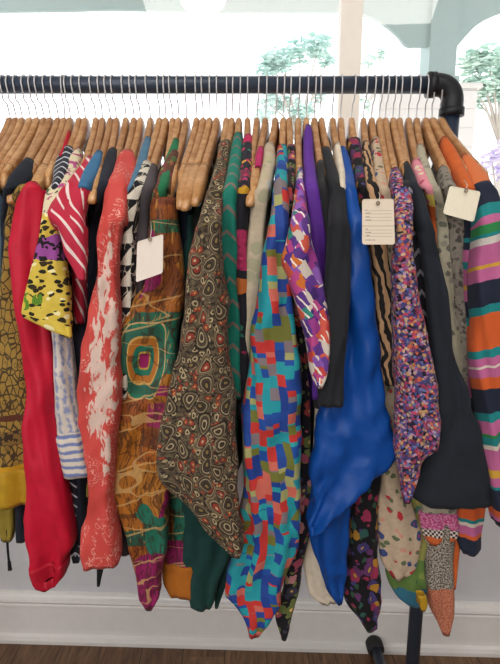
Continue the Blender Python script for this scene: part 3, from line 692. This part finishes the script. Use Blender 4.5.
sw = stripes('multistripe_knit', st, p, slope=-.25)
p2 = Piece([(205,462,478),(260,464,478),(300,465,478),(350,467,478),(420,468,484),(490,462,486),(512,456,482),(530,455,481),(548,455,479),(555,460,475)], L4, .04)
sb = stripes('multistripe_knit_body', [(200,NV),(236,TL),(242,NV),(250,PK),(262,TL),(270,PK),(286,YL),(290,PK),(300,NV),(318,TL),(324,OR),(350,PK),(400,NV),(440,TL),(480,OR),(508,OR),(517,TL),(524,CRM),(527,PK),(534,OR),(538,NV)], p2)
garment('sweater', 'multicoloured striped knit sweater hanging last at the right end of the rail', 'sweater', 55, sb, [dict(name='sleeve', p=p, mat=sw, label='long striped sleeve with orange shoulder'), dict(name='side_panel', p=p2, mat=sb)], hem=.74)

# ------------------------------------------------------------------ hanger labels
HL = {0:'holding the pale blue blouse at the left edge', 1:'holding the olive tunic at the far left', 2:'bare of visible cloth, third hook from the left edge of the rail', 3:'bare of visible cloth, fourth hook from the left edge of the rail',
 4:'bare of visible cloth, directly left of the navy knit top', 5:'carrying the gathered navy knit top', 6:'directly right of the navy knit top, arm bare', 7:'directly left of the mustard dress hanger, arm bare',
 8:'with pale rounded end above the mustard printed dress', 9:'carrying the scarlet satin blouse', 10:'carrying the navy pinstriped shirt', 11:'carrying the yellow, black and violet shirt', 12:'carrying the crimson slash-marked blouse',
 13:'carrying the steel blue shirt', 14:'with exposed round end between the steel blue shirt and the black knit cardigan', 15:'carrying the black knit cardigan', 16:'between the black cardigan and the coral blouse, arm bare',
 17:'carrying the coral marbled blouse', 18:'carrying the black dress behind the coral blouse', 19:'carrying the dusty blue shirt', 20:'carrying the black and cream triangle print', 21:'carrying the faded charcoal shirt', 22:'carrying the brown leaf-printed blouse',
 23:'carrying the top with bottle green shoulder', 24:'with long exposed end above the orange block-printed dress', 25:'carrying the midnight blue jacket', 26:'with exposed end, leftmost of three together left of the paisley blouse',
 27:'with exposed end, middle of three together left of the paisley blouse', 28:'with exposed end touching the paisley blouse', 29:'carrying the brown paisley blouse', 30:'between the paisley and emerald shoulders, arm bare', 31:'carrying the emerald green dress',
 32:'carrying the black dress with magenta yoke', 33:'right of the magenta-yoked black dress, arm bare', 34:'with exposed end crossed by the magenta strap', 35:'carrying the cream faded-floral blouse', 36:'carrying the patchwork-check dress',
 37:'carrying the black floral dress right of the patchwork', 38:'carrying the purple and orange geometric blouse', 39:'mostly covered by the purple dress', 40:'carrying the narrower charcoal top', 41:'carrying the charcoal black long-sleeved shirt', 42:'carrying the off-white skirt',
 43:'carrying the royal blue blouse', 44:'carrying the black dress with bright flowers', 45:'carrying the zebra-striped blouse', 46:'carrying the cream dress with sparse flowers', 47:'directly left of the speckled sweater, arm bare', 48:'carrying the speckled knit sweater',
 49:'carrying the grey-streaked black shirt', 50:'carrying the charcoal navy jacket', 51:'carrying the pink and orange swirl-print dress', 52:'carrying the ecru branch-print blouse', 53:'carrying the grey snakeskin dress', 54:'carrying the rust orange cardigan', 55:'carrying the striped sweater, last on the rail'}
for i in range(len(NECK)): build_hanger(i, 'wooden hanger ' + HL[i])
# ------------------------------------------------------------------ price tags
def tag_mat(name, base, lined):
    m = M(name, rough=.6, sheen=0, bump=0); u, v = m.uv()       # 0..1 across the card
    col = m.mix(m.noise(m.uvv, 6, 2)*.3, base, '#d8ccb4')
    if lined:
        for y in (.745, .675, .60, .53, .32, .25, .18):
            col = m.mix((v-y).abs().lt(.0055)*(u-.5).abs().lt(.42)*.55, col, '#8a8078')
        for k, (y, w) in enumerate(((.765,.05),(.695,.16),(.615,.12),(.545,.17),(.345,.07),(.27,.17),(.2,.13),(.1,.3))):
            wob = m.noise(m.vec(u*9+k, v*2), 9, 1)
            col = m.mix((v-y).abs().lt(.011)*(u-.1-w/2).abs().lt(w/2)*wob.gt(.42)*.6, col, '#5c544e')
        col = m.mix((v-.41).abs().lt(.006)*.7, col, '#7d736a')
    return m.done(col)
def price_tag(corners, D, mat, label, hole, top):
    P = [at(x, y, D) for x, y in corners]                        # top left, top right, bottom right, bottom left
    c = sum(P, Vector())/4
    root = empty('price_tag', c, label, 'price tag', 'price tags')
    bm = bmesh.new(); uvl = bm.loops.layers.uv.new('UVMap')
    pts = []; r = .08
    uvc = [(0, 1), (1, 1), (1, 0), (0, 0)]
    def pos(u, v): return (P[0]*(1-u)+P[1]*u)*v + (P[3]*(1-u)+P[2]*u)*(1-v)
    asp = (P[0]-P[1]).length/(P[0]-P[3]).length
    for k, (cu, cv) in enumerate(uvc):
        a0 = [PI/2+PI/2, PI/2, 0, -PI/2][k]; a0 = [PI, PI/2, 0, -PI/2][k]
        for j in range(6):
            a = a0 - (PI/2)*j/5
            pts.append((cu+(r if cu == 0 else -r)+math.cos(a)*r, cv+(r*asp if cv == 0 else -r*asp)+math.sin(a)*r*asp))
    def bend(u, v): return pos(u, v) + Vector((0, .002*(u-.5)**2*4, 0))
    f = [bm.verts.new(bend(u, v)) for u, v in pts]; b = [bm.verts.new(bend(u, v)+Vector((0, .0009, 0))) for u, v in pts]
    uvs = {q: w for q, w in list(zip(f, pts))+list(zip(b, pts))}
    f1 = bm.faces.new(f); f2 = bm.faces.new(b[::-1]); n = len(f)
    for k in range(n): bm.faces.new((f[k], b[k], b[(k+1) % n], f[(k+1) % n]))
    bmesh.ops.recalc_face_normals(bm, faces=bm.faces)
    for fc in bm.faces:
        for l in fc.loops: l[uvl].uv = uvs[l.vert]
    link('card', bm, mat, root, c, smooth=False)
    h = at(hole[0], hole[1], D-.0012); t = at(top[0], top[1], top[2])
    bm = bmesh.new(); tube(bm, [h+Vector((math.cos(a)*.0022, 0, math.sin(a)*.0022)) for a in [2*PI*k/14 for k in range(15)]], .0007, 6)
    link('eyelet', bm, plain('eyelet_ring', '#8a7a66', .5), root, c)
    mid = (h+t)/2 + Vector((.002, -.003, 0))
    link('string', tube(bmesh.new(), [h+Vector((0, .003, 0)), h, mid, t], .0006, 6), plain('tag_string', '#d9cfc0', .7), root, c)
CARD = tag_mat('blank_card', '#efe4da', False); CARD2 = tag_mat('cream_card', '#f3edd6', False); CARDL = tag_mat('lined_card', '#eadcc8', True)
price_tag([(137,241.5),(163,234),(162.5,273),(135.5,282.5)], .70, CARD, 'blank white price tag tilted in front of the orange block-printed dress', (150,239.5), (151,222,.765))
price_tag([(362.5,199),(394,198.5),(395.5,244.5),(362.5,244.5)], .69, CARDL, 'cream price tag ruled with lines and small writing, above the zebra-striped blouse', (378,203), (378,190,.775))
price_tag([(450.5,185.5),(481.5,191.5),(474.5,222),(443.5,213.5)], .69, CARD2, 'blank cream price tag tilted in front of the rust orange cardigan', (466,190.5), (464,180,.765))

# ------------------------------------------------------------------ rack
XR = (452-250)/F_PX*depth(RAIL_D, zray(105, RAIL_D)); XL = -.86; RP = .0148
rk = empty('clothes_rack', (XR, RAIL_D, 0), 'black metal pipe clothes rack standing on the wooden floor before the window', 'clothes rack')
def rp(bm_name, bm, mat, par=rk, org=None): return link(bm_name, bm, mat, par, org if org else (XR, RAIL_D, 0))
rp('rail', tube(bmesh.new(), [(XL+.03, RAIL_D, RAIL_Z), (XR-.03, RAIL_D, RAIL_Z)], RP, 24), PIPE)
for s, X in ((1, XR), (-1, XL)):
    rp('post', tube(bmesh.new(), [(X, RAIL_D, RAIL_Z-.03), (X, RAIL_D, .045)], RP, 24), PIPE)
    arc = [(X-s*.045, RAIL_D, RAIL_Z), (X-s*.03, RAIL_D, RAIL_Z)] + [(X-s*.028+s*.028*math.sin(a), RAIL_D, RAIL_Z-.028+.028*math.cos(a)) for a in [PI/2*k/8 for k in range(9)]] + [(X, RAIL_D, RAIL_Z-.045), (X, RAIL_D, RAIL_Z-.052)]
    el = tube(bmesh.new(), arc, .0198, 24)
    tube(el, [(X, RAIL_D, RAIL_Z-.040), (X, RAIL_D, RAIL_Z-.054)], .0225, 24)
    tube(el, [(X-s*.034, RAIL_D, RAIL_Z), (X-s*.047, RAIL_D, RAIL_Z)], .0222, 24)
    rp('elbow', el, FITTING)
    rp('tee', tube(tube(bmesh.new(), [(X, RAIL_D, .10), (X, RAIL_D, .03)], .021, 20), [(X, RAIL_D-.045, .036), (X, RAIL_D+.045, .036)], .021, 20), FITTING)
    for d in (1, -1):
        ft = rp('foot', tube(bmesh.new(), [(X, RAIL_D+d*.03, .036), (X, RAIL_D+d*.30, .036)], RP, 20), PIPE)
        prof = [(RAIL_D+d*.285, .021), (RAIL_D+d*.29, .025), (RAIL_D+d*.318, .025), (RAIL_D+d*.326, .02), (RAIL_D+d*.329, .01)]
        cap = tube(bmesh.new(), [(X, q, .034) for q, r in prof], [r for q, r in prof], 20)
        link('end_cap', cap, RUBBER, ft, (XR, RAIL_D, 0))

# ------------------------------------------------------------------ room
YAW = math.radians(-2.0); WD = 1.335
W0 = Matrix.Translation((0, WD, 0)) @ Matrix.Rotation(YAW, 4, 'Z')
def wall_bit(name, boxes, mat, bev=0.0):
    bm = bmesh.new()
    for b in boxes: box(bm, *b, bev=bev)
    bmesh.ops.recalc_face_normals(bm, faces=bm.faces)
    o = link(name, bm, mat, smooth=False); o.matrix_world = W0; return struct(o)
SILL, HEAD, WX0, WX1 = .86, 2.45, -1.75, 1.75
wall_bit('wall_back', [(-2.6, WX0, 0, .14, 0, 2.8), (WX1, 2.6, 0, .14, 0, 2.8), (WX0, WX1, 0, .14, 0, SILL), (WX0, WX1, 0, .14, HEAD, 2.8)], WALL)
mx0 = (335.5-250)/F_PX*depth(WD+.06, zray(60, WD+.06)); mx1 = (356.5-250)/F_PX*depth(WD+.06, zray(60, WD+.06))
wf = wall_bit('window_1', [(WX0, WX1, .04, .10, SILL, SILL+.05), (WX0, WX1, .04, .10, HEAD-.05, HEAD), (WX0, WX0+.05, .04, .10, SILL+.05, HEAD-.05), (WX1-.05, WX1, .04, .10, SILL+.05, HEAD-.05), (mx0+.005, mx1+.005, .04, .10, SILL+.05, HEAD-.05)], CREAM)
wall_bit('trim_1', [(WX0-.05, WX1+.05, -.05, .041, SILL-.03, SILL+.006)], PAINT, .006)
gm = bpy.data.materials.new('window_glass'); gm.use_nodes = True; nt = gm.node_tree; nt.nodes.remove(nt.nodes['Principled BSDF'])
tr = nt.nodes.new('ShaderNodeBsdfTransparent'); gl = nt.nodes.new('ShaderNodeBsdfGlossy'); gl.inputs['Roughness'].default_value = .02
mxs = nt.nodes.new('ShaderNodeMixShader'); mxs.inputs[0].default_value = .04
nt.links.new(tr.outputs[0], mxs.inputs[1]); nt.links.new(gl.outputs[0], mxs.inputs[2]); nt.links.new(mxs.outputs[0], nt.nodes['Material Output'].inputs[0])
for a, b in ((WX0+.05, mx0+.005), (mx1+.005, WX1-.05)):
    bm = bmesh.new(); box(bm, a, b, .068, .072, SILL+.05, HEAD-.05)
    o = link('pane', bm, gm, wf, smooth=False)
# baseboard: plain board, moulded cap, rounded shoe
bm = bmesh.new()
prof = [(0,0),(-.030,0),(-.031,.012),(-.027,.024),(-.018,.028),(-.018,.118),(-.021,.121),(-.021,.129),(-.018,.132),(-.022,.136),(-.026,.143),(-.024,.151),(-.016,.154),(-.013,.160),(-.006,.163),(0,.164)]
A = [bm.verts.new((-2.6, y, z)) for y, z in prof]; B = [bm.verts.new((2.6, y, z)) for y, z in prof]
for k in range(len(prof)-1): bm.faces.new((A[k], B[k], B[k+1], A[k+1]))
bm.faces.new(A); bm.faces.new(B[::-1]); bmesh.ops.recalc_face_normals(bm, faces=bm.faces)
o = link('baseboard_back', bm, PAINT, smooth=False); o.matrix_world = W0; struct(o)
def floor_mat():
    m = M('wood_plank_floor', rough=.42, sheen=0, bump=0, spec=.4); x, y, z = m.xyz()
    W = .125; cx = (x+y*.06)/W; ci = cx.floor(); oy = m.white(m.vec(ci, 1.0)); ri = (y/1.1+oy).floor(); r = m.white(m.vec(ci, ri, 2.0))
    g = m.noise(m.vec(x*9+r*40, y*1.1, r), 7, 5, 1.5)
    col = m.mix(r*.8, m.ramp(g, [(.3, '#4a3325'), (.7, '#77573f')], 'LINEAR'), m.ramp(g, [(.3, '#5c4330'), (.7, '#92714f')], 'LINEAR'))
    f = cx.fract(); col = m.mix(f.lt(.018), col, '#20160f')
    return m.done(col)
bm = bmesh.new(); box(bm, -2.6, 2.6, -2.6, 1.45, -.06, 0); struct(link('floor', bm, floor_mat(), smooth=False))
bm = bmesh.new(); box(bm, -2.6, 2.6, -2.6, 1.55, 2.8, 2.9); struct(link('ceiling', bm, plain('ceiling_paint', '#e6e4e0', .9), smooth=False))
bm = bmesh.new(); box(bm, -2.7, -2.6, -2.6, 1.55, 0, 2.8); struct(link('wall_left', bm, WALL, smooth=False))
bm = bmesh.new(); box(bm, 2.6, 2.7, -2.6, 1.55, 0, 2.8); struct(link('wall_right', bm, WALL, smooth=False))
bm = bmesh.new()
for b in ((-2.7, 2.7, -2.7, -2.6, 0, 2.8),): box(bm, *b)
struct(link('wall_front', bm, WALL, smooth=False))

# ------------------------------------------------------------------ porch and garden outside
PD = 3.35
SAGE = plain('sage_porch_paint', '#a9bcb9', .7); PWHITE = plain('porch_white_paint', '#f0ece6', .7)
def X3(x, y): p = at(x, y, PD); return (p.x, p.z)
low = [(-200,13),(-60,12),(0,11),(60,10.5),(110,9),(170,10.5),(250,12),(335,12),(350,12.5),(362,14),(376,19),(388,27),(398,36),(405,45),(409,46.5),(428,46.5)]
hi2 = [(457,47),(461,42),(467,35),(475,26.5),(485,19.5),(497,14),(515,8),(560,4),(640,3)]
pts = [X3(*q) for q in low] + [X3(428.5,46.5), X3(456.5,46.5)] + [X3(*q) for q in hi2]
bm = bmesh.new(); rows_ = [[bm.verts.new((x, d, z)) for x, z_ in pts for z in (z_,)] for d in (PD, PD+.03)]
tops_ = [[bm.verts.new((x, d, 3.05)) for x, z_ in pts] for d in (PD, PD+.03)]
for k in range(len(pts)-1):
    bm.faces.new((rows_[0][k], rows_[0][k+1], tops_[0][k+1], tops_[0][k])); bm.faces.new((rows_[1][k+1], rows_[1][k], tops_[1][k], tops_[1][k+1]))
    bm.faces.new((rows_[0][k+1], rows_[0][k], rows_[1][k], rows_[1][k+1])); bm.faces.new((tops_[0][k], tops_[0][k+1], tops_[1][k+1], tops_[1][k]))
for k in (0, -1): bm.faces.new((rows_[0][k], tops_[0][k], tops_[1][k], rows_[1][k]))
bmesh.ops.recalc_face_normals(bm, faces=bm.faces)
o = link('porch_arcade', bm, SAGE, smooth=False); tag(o, 'pale sage green arched fascia of the porch beyond the window', 'porch arcade')
a, b = X3(429,46.5), X3(456,46.5); zt = X3(430,86)[1]
bm = bmesh.new(); box(bm, a[0], b[0], PD-.02, PD+.16, zt, a[1]+.3); box(bm, a[0]-.02, b[0]+.02, PD-.04, PD+.18, zt, zt+.05)
o = link('porch_post', bm, SAGE, smooth=False); tag(o, 'sage green square porch post outside, behind the end of the rail', 'post')
a, b = X3(376,90), X3(476,90)
bm = bmesh.new(); z = -.3
while z < zt-.03:
    h = min(.11, zt-.03-z); box(bm, a[0]+.01, b[0]-.01, PD-.05, PD+.2, z, z+h-.008); box(bm, a[0]+.014, b[0]-.014, PD-.044, PD+.194, z+h-.008, z+h); z += h
box(bm, a[0]-.01, b[0]+.01, PD-.07, PD+.22, zt-.03, zt)
o = link('porch_pier', bm, PWHITE, smooth=False); tag(o, 'white boarded porch pier under the sage green post', 'pier')
bm = bmesh.new(); box(bm, -5, 5, 1.62, PD+.4, 3.05, 3.12); struct(link('porch_ceiling', bm, PWHITE, smooth=False))
bm = bmesh.new(); box(bm, -14, 14, 1.62, 24, -.42, -.3); struct(link('ground', bm, plain('pale_paving', '#c4c0b6', .9), smooth=False))
c = at(203, 4, 2.6); zb = zray(7.5, 2.6)
root = empty('porch_lamp', (c.x, 2.6, 3.05), 'white round lamp under the porch ceiling, at the top edge outside the window', 'lamp')
lathe(bm := bmesh.new(), [(.05, zb), (.10, zb+.012), (.112, zb+.04), (.112, zb+.13), (.09, zb+.16), (.02, zb+.17)], (c.x, 2.6)); link('lamp_shade', bm, PWHITE, root, (c.x, 2.6, 3.05))
link('stem', tube(bmesh.new(), [(c.x, 2.6, zb+.165), (c.x, 2.6, 3.05)], .012, 10), PWHITE, root, (c.x, 2.6, 3.05))
def leaf_mat(name, a, b):
    m = M(name, rough=.6, sheen=0, bump=0); o = V(m, m.tc.outputs['Object'])
    m.bsdf.inputs['Transmission Weight'].default_value = 0
    return m.done(m.ramp(m.noise(o, 3, 2), [(.35, a), (.65, b)], 'LINEAR'))
def tree(name, label, cat, clumps, D, base_x, mat, leaf, count, seed):
    rnd = random.Random(seed); g = at(base_x, 300, D); base = Vector((g.x, D, -.3))
    root = empty(name, base, label, cat)
    bm = bmesh.new(); br = bmesh.new()
    tops = []
    for x, y, r in clumps:
        c = at(x, y, D + rnd.uniform(-.4, .4)); R = r/F_PX*D; tops.append(c)
        for _ in range(int(count*(r/20)**2)):
            d = Vector((rnd.gauss(0, 1), rnd.gauss(0, 1), rnd.gauss(0, 1))).normalized()*R*rnd.random()**.4; d.z *= .8
            p = c + d; q = Matrix.Rotation(rnd.uniform(0, 2*PI), 3, 'Z') @ Matrix.Rotation(rnd.uniform(-.9, .9), 3, 'X') ; s = leaf*rnd.uniform(.6, 1.2)
            vs = [bm.verts.new(p + q @ Vector(w)*s) for w in ((-.5,0,0),(0,-.24,.06),(.5,0,0),(0,.24,.06))]; bm.faces.new(vs)
    link('foliage', bm, mat, root, base, smooth=False)
    mid = sum(tops, Vector())/len(tops); fork = Vector((base.x*.6+mid.x*.4, D, mid.z-1.0))
    tube(br, [base, (base+fork)/2+Vector((.05, 0, 0)), fork], [.09, .07, .04], 10)
    for t in tops: tube(br, [fork, (fork+t)/2+Vector((0, 0, .12)), t], [.03, .018, .008], 8)
    link('trunk', br, plain('pale_bark', '#b5aca0', .9), root, base)
LEAF = leaf_mat('pale_leaves', '#b4d2ca', '#cfe4dc'); LEAF2 = leaf_mat('spring_leaves', '#b6d2c6', '#cfe2d4'); LIL = leaf_mat('lilac_blossom', '#d0c2e2', '#e0d6ee')
tree('leafy_tree', 'pale leafy tree outside, behind the middle of the rail left of the window mullion', 'tree', [(268,66,13),(282,60,14),(300,52,16),(318,46,14),(328,60,9),(268,104,14),(285,98,16),(262,118,10),(302,112,12),(320,96,9)], 9, 300, LEAF, .15, 330, 3)
tree('leafy_tree', 'pale leafy tree outside, glimpsed just right of the window mullion', 'tree', [(366,96,8),(374,104,9),(368,62,7),(380,55,6)], 10, 372, LEAF2, .14, 300, 5)
tree('leafy_tree', 'pale green tree outside, right of the rack elbow', 'tree', [(474,62,14),(488,58,15),(500,66,16),(470,84,12),(484,88,13),(498,92,14),(515,74,18),(478,102,9)], 9, 496, LEAF2, .16, 330, 8)
tree('lilac_bush', 'lilac bush blooming outside at the right edge of the window', 'bush', [(492,158,12),(505,150,14),(484,168,9),(502,172,12)], 7, 496, LIL, .11, 260, 9)

# ------------------------------------------------------------------ light
w = bpy.data.worlds.new('overcast_sky'); sc.world = w; w.use_nodes = True
nt = w.node_tree; bg = nt.nodes['Background']
tcn = nt.nodes.new('ShaderNodeTexCoord'); sp = nt.nodes.new('ShaderNodeSeparateXYZ'); rr = nt.nodes.new('ShaderNodeValToRGB')
nt.links.new(tcn.outputs['Generated'], sp.inputs[0]); nt.links.new(sp.outputs[2], rr.inputs[0]); nt.links.new(rr.outputs[0], bg.inputs[0])
rr.color_ramp.elements[0].color = (.95, .96, 1, 1); rr.color_ramp.elements[1].color = (.88, .94, 1, 1)
bg.inputs['Strength'].default_value = 2.6
def area(name, loc, target, sx, sy, power, col):
    l = bpy.data.lights.new(name, 'AREA'); l.shape = 'RECTANGLE'; l.size = sx; l.size_y = sy; l.energy = power; l.color = col
    o = bpy.data.objects.new(name, l); COL.objects.link(o); o.location = loc
    o.rotation_euler = (Vector(target)-Vector(loc)).to_track_quat('-Z', 'Y').to_euler(); return o
area('front_fill', (-1.1, -2.3, 1.8), (0, 1, 1.1), 2.2, 1.8, 50, (1, .97, .95))  # added fill from behind the camera, no window there; off-centre to model the folds
area('overhead_fill', (.1, -.4, 2.75), (.1, .6, .9), 1.8, .8, 29, (1, .93, .85))  # added overhead fill, no fixture modelled; lights the clothes from above
sc.view_settings.view_transform = 'Standard'; sc.view_settings.look = 'None'; sc.view_settings.gamma = 1; sc.view_settings.use_curve_mapping = False
sc.view_settings.exposure = 0.1
sc.cycles.use_denoising = True
